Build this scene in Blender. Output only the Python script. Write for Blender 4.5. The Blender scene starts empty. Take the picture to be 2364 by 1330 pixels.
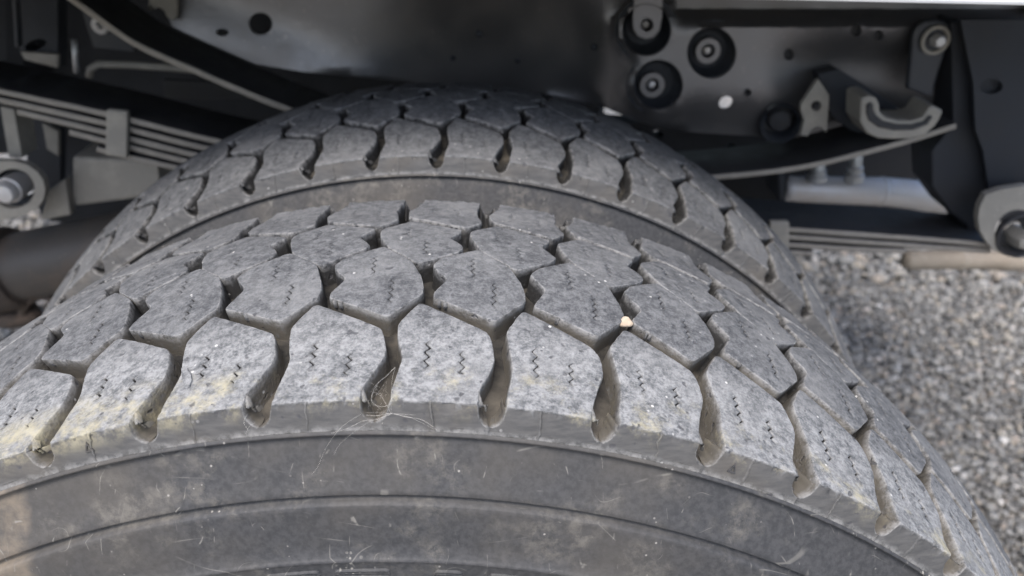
import bpy, bmesh, math, random
import numpy as np
from mathutils import Vector, Matrix, geometry
C = bpy.context.scene.collection
rnd = random.Random(7)
PI = math.pi

# ------------------------------------------------------------------ camera
CAM = Vector((0.03595, -0.30916, 0.52541))
RX = Vector((0.9995958, -0.0168847, 0.0228738))
UP = Vector((-0.0119327, 0.4810890, 0.8765905))
FW = Vector((0.0258053, 0.8765091, -0.4806930))
FOC = 0.77616
W, H = 2364.0, 1330.0
cd = bpy.data.cameras.new('camera'); cam = bpy.data.objects.new('camera', cd); C.objects.link(cam)
m = Matrix((RX, UP, -FW)).transposed().to_4x4(); m.translation = CAM
cam.matrix_world = m
cd.sensor_width = 36; cd.lens = 36 * FOC; cd.clip_start = 0.01; cd.clip_end = 300
cd.dof.use_dof = True; cd.dof.focus_distance = 0.315; cd.dof.aperture_fstop = 10
bpy.context.scene.camera = cam

# ------------------------------------------------------------------ sky, sun, exposure
SUN_EL, SUN_AZ = math.radians(60), math.radians(-162)       # azimuth from +Y towards +X
w = bpy.data.worlds.new('World'); bpy.context.scene.world = w; w.use_nodes = True
nt = w.node_tree; bg = nt.nodes['Background']
sky = nt.nodes.new('ShaderNodeTexSky'); sky.sky_type = 'NISHITA'; sky.sun_disc = False
sky.sun_elevation = SUN_EL; sky.sun_rotation = SUN_AZ
sky.air_density = 0.9; sky.dust_density = 3.0; sky.ozone_density = 1.0
nt.links.new(sky.outputs[0], bg.inputs[0]); bg.inputs[1].default_value = 0.13
sl = bpy.data.lights.new('sun', 'SUN'); sl.energy = 1.45; sl.angle = math.radians(28); sl.color = (1, 0.97, 0.93)
so = bpy.data.objects.new('sun', sl); C.objects.link(so)
sd = Vector((math.sin(SUN_AZ) * math.cos(SUN_EL), math.cos(SUN_AZ) * math.cos(SUN_EL), math.sin(SUN_EL)))
so.rotation_euler = (-sd).to_track_quat('-Z', 'Y').to_euler(); so.location = (0, 4, 5)
vs = bpy.context.scene.view_settings
vs.view_transform = 'Standard'; vs.look = 'None'; vs.gamma = 1; vs.exposure = 1.3
cy = bpy.context.scene.cycles
cy.max_bounces = 8; cy.diffuse_bounces = 5

# ------------------------------------------------------------------ helpers
def ray(px, py):
    return FW + RX * ((px - W / 2) / (FOC * W)) - UP * ((py - H / 2) / (FOC * W))
def at(px, py, Y):                         # the point of the plane y = Y seen at a pixel of the photograph
    d = ray(px, py); k = (Y - CAM.y) / d.y
    return CAM + d * k
def mm(px, py, Y):                         # metres per photo pixel there
    return ((at(px, py, Y) - CAM).dot(FW)) / (FOC * W)
def link(name, me, mats, parent=None, loc=None):
    o = bpy.data.objects.new(name, me); C.objects.link(o)
    if mats is not None:
        for q in (mats if isinstance(mats, (list, tuple)) else [mats]):
            if len(me.materials) < (len(mats) if isinstance(mats, (list, tuple)) else 1): me.materials.append(q)
    if parent is not None: o.parent = parent
    if loc is not None: o.location = loc
    return o
def thing(name, label, cat, loc=(0, 0, 0), group=None):
    o = bpy.data.objects.new(name, None); C.objects.link(o); o.location = loc; o.empty_display_size = 0.02
    o['label'] = label; o['category'] = cat
    if group: o['group'] = group
    return o
def tag(o, label, cat, group=None):
    o['label'] = label; o['category'] = cat
    if group: o['group'] = group
    return o
def recenter(o):                           # origin of a top-level or part mesh to its own middle
    me = o.data; n = len(me.vertices); co = np.empty(n * 3, np.float32); me.vertices.foreach_get('co', co)
    co = co.reshape(-1, 3); c = (co.max(0) + co.min(0)) / 2
    me.vertices.foreach_set('co', (co - c).ravel()); me.update(); o.location = Vector(o.location) + Vector(c.tolist()); return o
def mesh(verts, faces, smooth=True, name='m'):
    me = bpy.data.meshes.new(name); me.from_pydata([tuple(v) for v in verts], [], faces)
    if smooth: me.polygons.foreach_set('use_smooth', [True] * len(me.polygons))
    me.update(); return me
def fix_normals(me):
    bm = bmesh.new(); bm.from_mesh(me); bmesh.ops.recalc_face_normals(bm, faces=bm.faces); bm.to_mesh(me); bm.free(); return me
def bevel(o, wd, seg=2, ang=35):
    b = o.modifiers.new('bevel', 'BEVEL'); b.width = wd; b.segments = seg; b.limit_method = 'ANGLE'; b.angle_limit = math.radians(ang)
    b.harden_normals = False
    return o
def catmull(pts, n=8):
    P = [Vector(p) for p in pts]; out = []
    for i in range(len(P) - 1):
        a, b, c, d = P[max(i - 1, 0)], P[i], P[i + 1], P[min(i + 2, len(P) - 1)]
        for k in range(n):
            t = k / n
            out.append(0.5 * ((2 * b) + (c - a) * t + (2 * a - 5 * b + 4 * c - d) * t * t + (3 * b - a - 3 * c + d) * t ** 3))
    out.append(P[-1]); return out
def inpoly(x, y, poly):
    r = False; j = len(poly) - 1
    for i in range(len(poly)):
        xi, yi = poly[i]; xj, yj = poly[j]
        if (yi > y) != (yj > y) and x < (xj - xi) * (y - yi) / (yj - yi) + xi: r = not r
        j = i
    return r
def cdt(loops, steiner):                   # loops[0] outline, others holes; returns verts, tris, index lists of each loop
    vs_, es, idx = [], [], []
    for L in loops:
        b = len(vs_); vs_ += [Vector(p[:2]) for p in L]; n = len(L); idx.append(list(range(b, b + n)))
        es += [(b + i, b + (i + 1) % n) for i in range(n)]
    vs_ += [Vector(p) for p in steiner]
    ov, oe, of, orig, _, _ = geometry.delaunay_2d_cdt(vs_, es, [], 0, 1e-9)
    mp = {}
    for i, q in enumerate(orig):
        for k in q: mp[k] = i
    tris = []
    for f in of:
        cx = sum(ov[i].x for i in f) / len(f); cy_ = sum(ov[i].y for i in f) / len(f)
        if inpoly(cx, cy_, loops[0]) and not any(inpoly(cx, cy_, h) for h in loops[1:]): tris.append(tuple(f))
    return ov, tris, [[mp[i] for i in L] for L in idx]
def ell(cx, cy_, rx, ry, n=28, rot=0):
    c, s = math.cos(rot), math.sin(rot); out = []
    for i in range(n):
        a = 2 * PI * i / n; x, y = rx * math.cos(a), ry * math.sin(a); out.append((cx + x * c - y * s, cy_ + x * s + y * c))
    return out
def plate(name, pts, Y, th, material, parent=None, holes=(), step=None, yf=None, bev=0.0012, smooth=True):
    """sheet metal: outline measured in the photo, set in the plane y = Y, th metres thick going back"""
    st = []
    if step:
        xs = [p[0] for p in pts]; ys = [p[1] for p in pts]
        x = min(xs)
        while x < max(xs):
            y = min(ys)
            while y < max(ys):
                q = (x + rnd.uniform(-1, 1), y + rnd.uniform(-1, 1))
                if inpoly(q[0], q[1], pts) and not any(inpoly(q[0], q[1], h) for h in holes): st.append(q)
                y += step
            x += step
    ov, tris, loops = cdt([list(pts)] + [list(h) for h in holes], st)
    n = len(ov); fr, bk = [], []
    for p in ov:
        q = at(p.x, p.y, Y + (yf(p.x, p.y) if yf else 0)); fr.append(q); bk.append(q + Vector((0, th, 0)))
    fs = list(tris) + [tuple(n + i for i in reversed(t)) for t in tris]
    for L in loops:
        for i in range(len(L)):
            a, b = L[i], L[(i + 1) % len(L)]; fs.append((a, b, n + b, n + a))
    me = fix_normals(mesh(fr + bk, fs, smooth and yf is not None))
    o = link(name, me, material, parent)
    if parent is None or True: recenter(o)
    if bev and not holes: bevel(o, bev)
    if yf is not None: sm = o.modifiers.new('edges', 'EDGE_SPLIT'); sm.split_angle = math.radians(45)
    return o
def lathe(name, prof, c, axis, material, parent=None, n=40, closed=False):
    """profile [(along axis, radius)] revolved about axis through c"""
    ax = Vector(axis).normalized(); u = ax.orthogonal().normalized(); v = ax.cross(u)
    vs_, fs = [], []
    for (h, r) in prof:
        for k in range(n):
            a = 2 * PI * k / n; vs_.append(ax * h + (u * math.cos(a) + v * math.sin(a)) * r)
    for i in range(len(prof) - 1):
        for k in range(n):
            k2 = (k + 1) % n; fs.append((i * n + k, i * n + k2, (i + 1) * n + k2, (i + 1) * n + k))
    me = fix_normals(mesh(vs_, fs)); o = link(name, me, material, parent, c)
    sm = o.modifiers.new('edges', 'EDGE_SPLIT'); sm.split_angle = math.radians(40)
    return o
def sweep_rect(name, path, th, y0, y1, material, parent=None, wob=0.0):
    """a strip of steel: path of (x, z) points along its upper edge, th thick, from y0 (front) back to y1"""
    n = len(path); e = min(th * 0.3, 0.002)
    sec = [(y0 + e, 0), (y0 + e * .3, -e * .3), (y0, -e), (y0, -th + e), (y0 + e * .3, -th + e * .3), (y0 + e, -th), (y1 - e, -th), (y1, -th + e), (y1, -e), (y1 - e, 0)]
    vs_, fs = [], []
    for i in range(n):
        a = path[max(i - 1, 0)]; b = path[min(i + 1, n - 1)]; tx, tz = b[0] - a[0], b[1] - a[1]; l = math.hypot(tx, tz); nx, nz = -tz / l, tx / l
        for (y, d) in sec:
            j = rnd.uniform(-wob, wob)
            vs_.append((path[i][0] + nx * d, y + j, path[i][1] + nz * d))
    k = len(sec)
    for i in range(n - 1):
        for q in range(k): fs.append((i * k + q, i * k + (q + 1) % k, (i + 1) * k + (q + 1) % k, (i + 1) * k + q))
    fs.append(tuple(range(k))); fs.append(tuple((n - 1) * k + q for q in reversed(range(k))))
    me = fix_normals(mesh(vs_, fs)); o = recenter(link(name, me, [material, LEAF_LIT], parent))
    for pl in me.polygons:                  # outward edge takes the lit tone, light painted onto the leaf
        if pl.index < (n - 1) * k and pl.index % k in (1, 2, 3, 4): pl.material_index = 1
    sm = o.modifiers.new('edges', 'EDGE_SPLIT'); sm.split_angle = math.radians(50)
    return o
def tube(name, pts, r, material, parent=None, n=8, taper=None):
    P = [Vector(p) for p in pts]; vs_, fs = [], []; u = None
    for i, p in enumerate(P):
        t = (P[min(i + 1, len(P) - 1)] - P[max(i - 1, 0)]).normalized()
        u = t.orthogonal().normalized() if u is None else (u - t * u.dot(t)).normalized()
        v = t.cross(u); rr = r if taper is None else taper[i]
        for k in range(n):
            a = 2 * PI * k / n; vs_.append(p + (u * math.cos(a) + v * math.sin(a)) * rr)
    for i in range(len(P) - 1):
        for k in range(n): fs.append((i * n + k, i * n + (k + 1) % n, (i + 1) * n + (k + 1) % n, (i + 1) * n + k))
    fs.append(tuple(range(n - 1, -1, -1))); fs.append(tuple((len(P) - 1) * n + k for k in range(n)))
    return recenter(link(name, fix_normals(mesh(vs_, fs)), material, parent))
def box(name, lo, hi, material, parent=None, bev=0.004):
    x0, y0, z0 = lo; x1, y1, z1 = hi
    v = [(x, y, z) for x in (x0, x1) for y in (y0, y1) for z in (z0, z1)]
    f = [(0, 1, 3, 2), (4, 6, 7, 5), (0, 4, 5, 1), (2, 3, 7, 6), (0, 2, 6, 4), (1, 5, 7, 3)]
    o = recenter(link(name, fix_normals(mesh(v, f, False)), material, parent))
    if bev: bevel(o, bev)
    return o

# ------------------------------------------------------------------ materials
class M:
    def __init__(s, name):
        s.m = bpy.data.materials.new(name); s.m.use_nodes = True; s.t = s.m.node_tree; s.b = s.t.nodes['Principled BSDF']
        s.pos = s.t.nodes.new('ShaderNodeNewGeometry').outputs['Position']
    def n(s, kind, **kw):
        q = s.t.nodes.new(kind)
        for k, v in kw.items(): setattr(q, k, v)
        return q
    def put(s, sock, v):
        if isinstance(v, bpy.types.NodeSocket): s.t.links.new(v, sock)
        else: sock.default_value = v
    def noise(s, scale, detail=4, rough=0.6, vec=None, dist=0.0):
        q = s.n('ShaderNodeTexNoise'); s.put(q.inputs['Vector'], vec or s.pos); q.inputs['Scale'].default_value = scale
        q.inputs['Detail'].default_value = detail; q.inputs['Roughness'].default_value = rough; q.inputs['Distortion'].default_value = dist
        return q.outputs['Fac']
    def ramp(s, fac, a, b):
        q = s.n('ShaderNodeMapRange'); s.put(q.inputs[0], fac); q.inputs[1].default_value = a; q.inputs[2].default_value = b; q.interpolation_type = 'SMOOTHSTEP'
        return q.outputs[0]
    def math(s, op, a, b=0.0):
        q = s.n('ShaderNodeMath', operation=op); s.put(q.inputs[0], a); s.put(q.inputs[1], b); return q.outputs[0]
    def mix(s, f, a, b):
        q = s.n('ShaderNodeMix', data_type='RGBA'); s.put(q.inputs['Factor'], f)
        for sock, v in ((q.inputs['A'], a), (q.inputs['B'], b)): pass
        s.put(q.inputs[6], a if isinstance(a, bpy.types.NodeSocket) else (*a, 1)); s.put(q.inputs[7], b if isinstance(b, bpy.types.NodeSocket) else (*b, 1))
        return q.outputs[2]
    def attr(s, name):
        return s.n('ShaderNodeAttribute', attribute_name=name).outputs['Fac']
    def mapping(s, scale, rot=(0, 0, 0), loc=(0, 0, 0)):
        q = s.n('ShaderNodeMapping'); s.put(q.inputs[0], s.pos); q.inputs['Scale'].default_value = scale; q.inputs['Rotation'].default_value = rot; q.inputs['Location'].default_value = loc
        return q.outputs[0]
    def bump(s, h, dist, strength=1.0, prev=None):
        q = s.n('ShaderNodeBump'); s.put(q.inputs['Height'], h); q.inputs['Distance'].default_value = dist; q.inputs['Strength'].default_value = strength
        if prev is not None: s.put(q.inputs['Normal'], prev)
        return q.outputs[0]
    def done(s, col, rough, nrm=None, metal=0.0, spec=0.5):
        s.put(s.b.inputs['Base Color'], col if isinstance(col, bpy.types.NodeSocket) else (*col, 1)); s.put(s.b.inputs['Roughness'], rough)
        s.b.inputs['Metallic'].default_value = metal; s.b.inputs['Specular IOR Level'].default_value = spec
        if nrm is not None: s.put(s.b.inputs['Normal'], nrm)
        return s.m

def tread_rubber():
    s = M('worn_tread_rubber')
    n1 = s.noise(230, 5, 0.75); n2 = s.noise(900, 3, 0.7); n3 = s.noise(22, 3, 0.5)
    t = s.math('ADD', s.math('MULTIPLY', n1, 0.65), s.math('MULTIPLY', n2, 0.35))
    col = s.mix(s.ramp(t, 0.36, 0.66), (0.044, 0.046, 0.050), (0.152, 0.154, 0.158))
    sp0 = s.n('ShaderNodeSeparateXYZ'); s.put(sp0.inputs[0], s.pos)
    sh = s.ramp(sp0.outputs[1], -0.034, -0.062)
    col = s.mix(s.math('MULTIPLY', sh, 0.8), col, s.mix(s.ramp(t, 0.36, 0.64), (0.080, 0.084, 0.088), (0.30, 0.302, 0.302)))  # near shoulder made paler: worn dusty rubber plus painted-in light
    col = s.mix(s.math('MULTIPLY', s.ramp(n3, 0.42, 0.72), 0.35), col, (0.23, 0.23, 0.228))
    bt = s.attr('butt'); bn = s.noise(1.0, 4, 0.6, s.mapping((110, 110, 500)))
    bcol = s.mix(s.ramp(bn, 0.3, 0.7), (0.058, 0.058, 0.058), (0.090, 0.088, 0.085))
    bcol = s.mix(s.math('MULTIPLY', s.ramp(n3, 0.5, 0.7), 0.5), bcol, (0.105, 0.092, 0.075))
    col = s.mix(bt, col, bcol)
    # dust in the shoulder slots; crown groove walls painted dark as shade
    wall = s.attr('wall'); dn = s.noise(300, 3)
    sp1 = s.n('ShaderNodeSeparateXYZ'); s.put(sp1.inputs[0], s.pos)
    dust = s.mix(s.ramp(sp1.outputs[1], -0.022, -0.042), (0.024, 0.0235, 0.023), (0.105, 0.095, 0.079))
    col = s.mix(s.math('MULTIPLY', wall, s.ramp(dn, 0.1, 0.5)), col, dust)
    # scuffed bright edge of every block
    edge = s.attr('edge')
    col = s.mix(s.math('MULTIPLY', edge, s.math('MULTIPLY', s.ramp(n1, 0.35, 0.62), 0.6)), col, (0.30, 0.295, 0.285))
    # yellow lichen-like stain on the shoulder
    st = s.attr('stain'); yn = s.noise(75, 5, 0.75); sep = s.n('ShaderNodeSeparateXYZ'); s.put(sep.inputs[0], s.pos)
    left = s.ramp(sep.outputs[0], -0.02, -0.16); st = s.math('MULTIPLY', st, s.ramp(sep.outputs[1], 0.05, 0.0))
    amt = s.math('MULTIPLY', s.math('MULTIPLY', st, s.ramp(s.math('ADD', yn, s.math('MULTIPLY', left, 0.15)), 0.50, 0.76)), 0.7)
    col = s.mix(amt, col, (0.40, 0.36, 0.235))
    # white flecks and dark pits
    v = s.n('ShaderNodeTexVoronoi'); s.put(v.inputs['Vector'], s.pos); v.inputs['Scale'].default_value = 170
    fl = s.math('MULTIPLY', s.ramp(v.outputs['Distance'], 0.13, 0.06), s.ramp(s.noise(45, 2), 0.52, 0.62))
    col = s.mix(fl, col, (0.5, 0.49, 0.47))
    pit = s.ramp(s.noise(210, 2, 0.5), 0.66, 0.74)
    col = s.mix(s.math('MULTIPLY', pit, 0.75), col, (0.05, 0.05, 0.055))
    col = s.mix(s.ramp(s.attr('deep'), 0.02, 0.3), col, (0.012, 0.012, 0.013))  # sipe interiors painted near-black to stand for their depth shade
    h = s.math('ADD', s.math('MULTIPLY', n1, 0.5), s.math('ADD', s.math('MULTIPLY', n2, 0.35), s.math('MULTIPLY', pit, -0.4)))
    return s.done(col, 0.74, s.bump(s.math('MULTIPLY', h, s.math('SUBTRACT', 1.0, s.math('MULTIPLY', bt, 0.75))), 0.0011, 0.9), spec=0.4)
def groove_rubber():
    s = M('dusty_groove_rubber')
    n1 = s.noise(180, 5, 0.65); n2 = s.noise(40, 3)
    col = s.mix(s.ramp(n1, 0.3, 0.7), (0.016, 0.0155, 0.015), (0.050, 0.046, 0.040))  # floor base darkened to paint in the shade of the groove
    col = s.mix(s.ramp(n2, 0.5, 0.75), col, (0.10, 0.088, 0.07))
    sp = s.n('ShaderNodeSeparateXYZ'); s.put(sp.inputs[0], s.pos)
    col = s.mix(s.math('MULTIPLY', s.ramp(sp.outputs[1], -0.055, -0.08), 0.7), col, s.mix(n1, (0.05, 0.045, 0.038), (0.145, 0.128, 0.103)))
    return s.done(col, 0.85, s.bump(n1, 0.0008, 0.7), spec=0.25)
def sidewall_rubber(name, k=1.0):
    s = M(name)
    n1 = s.noise(30, 6, 0.65); n2 = s.noise(9, 4, 0.6); n3 = s.noise(420, 3, 0.6)
    col = s.mix(s.ramp(n3, 0.3, 0.7), (0.032 * k, 0.033 * k, 0.035 * k), (0.054 * k, 0.054 * k, 0.056 * k))
    col = s.mix(s.math('MULTIPLY', s.ramp(n2, 0.42, 0.66), 0.65), col, (0.088, 0.079, 0.067))
    patch = s.math('MULTIPLY', s.ramp(n1, 0.48, 0.66), s.ramp(s.noise(160, 5, 0.75), 0.38, 0.66))
    col = s.mix(s.math('MULTIPLY', patch, 0.5), col, (0.19, 0.175, 0.15))
    # the tan smear of dried mud at the left
    sep = s.n('ShaderNodeSeparateXYZ'); s.put(sep.inputs[0], s.pos)
    edgen = s.math('ADD', sep.outputs[0], s.math('MULTIPLY', s.math('SUBTRACT', s.noise(60, 3), 0.5), 0.02))
    mud = s.math('MULTIPLY', s.ramp(edgen, -0.127, -0.133), s.ramp(sep.outputs[1], -0.088, -0.0925))
    col = s.mix(s.math('MULTIPLY', mud, s.math('MULTIPLY', s.ramp(s.noise(70, 5, 0.7), 0.25, 0.65), 0.62)), col, (0.22, 0.18, 0.135))
    # scratches: stretched noise, two directions
    for rot, sc, eps, gs, lo, am in (((0.2, 0.5, 0.3), (70, 14, 70), .006, 70, .55, .34), ((0.4, -0.6, 0.2), (16, 60, 60), .007, 60, .57, .34), ((0.1, 1.1, 0.6), (60, 60, 12), .006, 90, .56, .34),
                                     ((0, 0.15, 0), (9, 40, 40), .004, 30, .53, .35), ((0.3, 0.9, 0), (120, 90, 30), .012, 120, .57, .6)):
        sn = s.noise(1.0, 0, 0.4, s.mapping(sc, rot))
        ln = s.ramp(s.math('ABSOLUTE', s.math('SUBTRACT', sn, 0.5)), eps, eps * .3)
        gate = s.ramp(s.noise(gs, 3, 0.6, s.mapping((1, 1, 1), rot, (7 + gs, 3, 5))), lo, lo + 0.1)
        col = s.mix(s.math('MULTIPLY', s.math('MULTIPLY', ln, gate), am), col, (0.25, 0.238, 0.212))
    v = s.n('ShaderNodeTexVoronoi'); s.put(v.inputs['Vector'], s.pos); v.inputs['Scale'].default_value = 210; v.inputs['Randomness'].default_value = 1
    fl = s.math('MULTIPLY', s.ramp(v.outputs['Distance'], 0.12, 0.05), s.ramp(s.noise(60, 2), 0.52, 0.62))
    col = s.mix(s.math('MULTIPLY', fl, 0.7), col, (0.36, 0.34, 0.31))
    v2 = s.n('ShaderNodeTexVoronoi'); s.put(v2.inputs['Vector'], s.pos); v2.inputs['Scale'].default_value = 420
    fl2 = s.math('MULTIPLY', s.ramp(v2.outputs['Distance'], 0.32, 0.2), s.ramp(s.noise(24, 2, 0.5, s.mapping((1, 1, 1), (0, 0, 0), (5, 2, 9))), 0.64, 0.70))
    col = s.mix(s.math('MULTIPLY', fl2, 0.7), col, (0.36, 0.34, 0.30))
    h = s.math('ADD', s.math('MULTIPLY', n3, 0.3), s.math('MULTIPLY', patch, 0.4))
    return s.done(col, s.math('ADD', 0.52, s.math('MULTIPLY', n1, 0.3)), s.bump(h, 0.0005, 0.6), spec=0.4)
def buttress_rubber():
    s = M('buttress_rubber')
    return s
def metal(name, base, dust, amt=0.35, rough=0.4, scale=25, spec=0.5, bumpd=0.0004, metallic=0.0):
    s = M(name); n1 = s.noise(scale, 5, 0.65); n2 = s.noise(scale * 14, 3, 0.6)
    col = s.mix(s.math('MULTIPLY', s.ramp(n1, 0.42, 0.7), amt), base, dust)
    sp = s.ramp(n2, 0.64, 0.72)
    col = s.mix(s.math('MULTIPLY', sp, amt), col, tuple(min(1, c * 1.4) for c in dust))
    return s.done(col, s.math('ADD', rough, s.math('MULTIPLY', s.ramp(n1, 0.3, 0.7), 0.15)), s.bump(n2, bumpd, 0.5), metal=metallic, spec=spec)

TREAD = tread_rubber(); GROOVE = groove_rubber(); SIDE = sidewall_rubber('scuffed_sidewall_rubber'); SIDE2 = sidewall_rubber('inner_sidewall_rubber', 0.9)
BLACK = metal('satin_black_paint', (0.030, 0.033, 0.040), (0.062, 0.058, 0.053), 0.4, 0.34)
RAILM = metal('satin_rail_paint', (0.205, 0.200, 0.202), (0.25, 0.23, 0.215), 0.5, 0.36, 14, metallic=0.8)
BLACKM = metal('dull_black_paint', (0.014, 0.016, 0.021), (0.036, 0.034, 0.032), 0.4, 0.6)
LEAF = metal('shaded_spring_steel', (0.018, 0.018, 0.020), (0.05, 0.046, 0.04), 0.4, 0.6, 60)  # dark copy: shade painted onto the leaf tops
LEAF_LIT = metal('lit_dusty_spring_edge', (0.26, 0.235, 0.20), (0.35, 0.315, 0.265), 0.6, 0.7, 120)  # pale copy: light painted onto the dusty front edges
GREY = metal('dusty_grey_bracket', (0.26, 0.24, 0.205), (0.38, 0.345, 0.285), 0.6, 0.55, 40)
STEEL = metal('grey_steel', (0.60, 0.58, 0.56), (0.56, 0.50, 0.43), 0.5, 0.42, 30, metallic=0.4)
ZINC = metal('zinc_plated_steel', (0.55, 0.55, 0.54), (0.35, 0.32, 0.28), 0.3, 0.35, 60, metallic=0.7)
RUST = metal('rusty_steel', (0.060, 0.047, 0.038), (0.13, 0.095, 0.07), 0.9, 0.8, 45, bumpd=0.002)
TUBEM = metal('dark_pipe_steel', (0.060, 0.052, 0.045), (0.13, 0.095, 0.068), 0.6, 0.5, 18)
RUBBER = metal('black_bush_rubber', (0.03, 0.03, 0.032), (0.09, 0.08, 0.07), 0.5, 0.7, 60)
TAN = metal('tan_dusty_pipe', (0.30, 0.25, 0.19), (0.44, 0.38, 0.30), 0.6, 0.6, 20)
WHITE = metal('white_body_paint', (0.78, 0.78, 0.76), (0.6, 0.58, 0.53), 0.2, 0.3, 6)
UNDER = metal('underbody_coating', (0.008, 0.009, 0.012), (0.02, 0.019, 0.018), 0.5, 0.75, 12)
def web_mat():
    s = M('cobweb_silk'); return s.done((0.75, 0.72, 0.66), 0.6)
WEB = web_mat()

# ------------------------------------------------------------------ ground and gravel
GZ = -0.372
def gravel_mat(name, per_island):
    s = M(name)
    if per_island:
        r = s.t.nodes[1] if False else s.n('ShaderNodeNewGeometry').outputs['Random Per Island']
    else:
        v = s.n('ShaderNodeTexVoronoi'); s.put(v.inputs['Vector'], s.pos); v.inputs['Scale'].default_value = 95
        q = s.n('ShaderNodeSeparateColor'); s.put(q.inputs[0], v.outputs['Color']); r = q.outputs[0]
    cr = s.n('ShaderNodeValToRGB'); e = cr.color_ramp; s.put(cr.inputs[0], r); e.interpolation = 'LINEAR'
    cols = [(0.0, (0.035, 0.035, 0.034)), (0.2, (0.105, 0.104, 0.10)), (0.5, (0.18, 0.177, 0.168)), (0.74, (0.26, 0.256, 0.243)), (0.88, (0.28, 0.25, 0.20)), (0.94, (0.26, 0.215, 0.18)), (1.0, (0.62, 0.61, 0.58))]
    e.elements[0].position = 0; e.elements[0].color = (*cols[0][1], 1); e.elements[1].position = 1; e.elements[1].color = (*cols[-1][1], 1)
    for p, c in cols[1:-1]: q = e.elements.new(p); q.color = (*c, 1)
    n = s.noise(320, 4, 0.7)
    col = s.mix(s.math('MULTIPLY', s.ramp(n, 0.35, 0.7), 0.5), cr.outputs[0], (0.26, 0.25, 0.235))
    nrm = s.bump(n, 0.001, 0.6)
    if not per_island:
        nrm = s.bump(s.math('SUBTRACT', 1.0, v.outputs['Distance']), 0.006, 1.0)
    return s.done(col, 0.85, nrm, spec=0.3)
g = link('ground', mesh([(-60, -60, GZ - 0.004), (60, -60, GZ - 0.004), (60, 60, GZ - 0.004), (-60, 60, GZ - 0.004)], [(0, 1, 2, 3)], False), gravel_mat('gravel_ground', False)); g['kind'] = 'structure'
def build_gravel():
    rg = np.random.default_rng(3)
    bm = bmesh.new(); bmesh.ops.create_icosphere(bm, subdivisions=1, radius=1); bv = np.array([v.co[:] for v in bm.verts]); bf = np.array([[v.index for v in f.verts] for f in bm.faces]); bm.free()
    pts, rad = [], []
    def fill(x0, x1, y0, y1, sp):
        xs, ys = np.meshgrid(np.arange(x0, x1, sp), np.arange(y0, y1, sp)); p = np.stack([xs.ravel(), ys.ravel()], 1)
        p += rg.uniform(-.55, .55, p.shape) * sp
        k = np.clip(rg.lognormal(0, .35, len(p)), .45, 2.0) * sp * .62
        # keep what the camera, or one a step to the side, can see
        d = np.concatenate([p, np.full((len(p), 1), GZ)], 1) - np.array(CAM); z = d @ np.array(FW)
        u = d @ np.array(RX) / z; vv = d @ np.array(UP) / z
        ok = (z > 0) & (np.abs(u) < .78) & (vv > -.48) & (vv < .1)
        return p[ok], k[ok]
    for a in ((0.2, 1.45, -0.05, 1.35, 0.0088), (0.2, 2.2, 1.35, 2.3, 0.016), (-1.9, 2.8, 2.3, 3.6, 0.03), (-1.6, -0.2, 0.9, 2.3, 0.016)):
        p, k = fill(*a); pts.append(p); rad.append(k)
    pts = np.concatenate(pts); rad = np.concatenate(rad); n = len(pts)
    sc = rg.uniform(.65, 1.25, (n, 3)); sc[:, 2] *= .75
    a = rg.uniform(0, 6.283, n); b = rg.uniform(-.5, .5, n)
    V = bv[None] * (1 + rg.uniform(-.28, .22, (n, len(bv), 1))) * sc[:, None] * rad[:, None, None]
    x, y, z = V[..., 0].copy(), V[..., 1].copy(), V[..., 2].copy()
    x, z = x * np.cos(b)[:, None] + z * np.sin(b)[:, None], -x * np.sin(b)[:, None] + z * np.cos(b)[:, None]
    x, y = x * np.cos(a)[:, None] - y * np.sin(a)[:, None], x * np.sin(a)[:, None] + y * np.cos(a)[:, None]
    V = np.stack([x + pts[:, 0:1], y + pts[:, 1:2], z + GZ + (rad * rg.uniform(0, .9, n))[:, None]], -1).reshape(-1, 3)
    F = (bf[None] + (np.arange(n) * len(bv))[:, None, None]).reshape(-1, 3)
    me = bpy.data.meshes.new('gravel'); me.vertices.add(len(V)); me.vertices.foreach_set('co', V.astype(np.float32).ravel())
    me.loops.add(F.size); me.loops.foreach_set('vertex_index', F.astype(np.int32).ravel())
    me.polygons.add(len(F)); me.polygons.foreach_set('loop_start', np.arange(0, F.size, 3, dtype=np.int32)); me.update(calc_edges=True)
    o = link('gravel', me, gravel_mat('gravel_stones', True)); o['kind'] = 'stuff'
    print('gravel stones', n)
build_gravel()

# ------------------------------------------------------------------ tyre profile
R = 0.372; SAG = 0.20044; B4 = -133.1; YSH = 0.08903; RSH = R - YSH ** 2 / (2 * SAG) - B4 * YSH ** 4
YR, RR = 0.0922, 0.34941; LB = math.hypot(YR - YSH, RSH - RR); TR = YSH + LB
DY = 0.2492; NP = 56; PITCH = 2 * PI / NP; SP = PITCH * R * 1000
def raw(t):
    a = abs(t); sg = 1 if t > 0 else -1
    if a <= YSH: return (t, R - t * t / (2 * SAG) - B4 * t ** 4)
    k = (a - YSH) / LB; return (sg * (YSH + (YR - YSH) * k), RSH + (RR - RSH) * k)
def prof(t):                                # rounded shoulder
    w_ = 0.0006 * max(0, 1 - abs(abs(t) - YSH) / 0.009)
    if w_ <= 1e-6: return raw(t)
    ks = (-1, -.6, -.2, .2, .6, 1); q = [raw(t + w_ * k) for k in ks]
    return (sum(a for a, _ in q) / 6, sum(b for _, b in q) / 6)
def nrm(t):
    e = 0.0012; a, b = prof(t - e), prof(t + e); dy, dr = b[0] - a[0], b[1] - a[1]; l = math.hypot(dy, dr)
    return (-dr / l, dy / l)                # (y, r) outward for t growing with y
GD = 0.0105
FA = (0.076, R - 0.076 ** 2 / (2 * SAG) - B4 * 0.076 ** 4 - GD)
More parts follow.
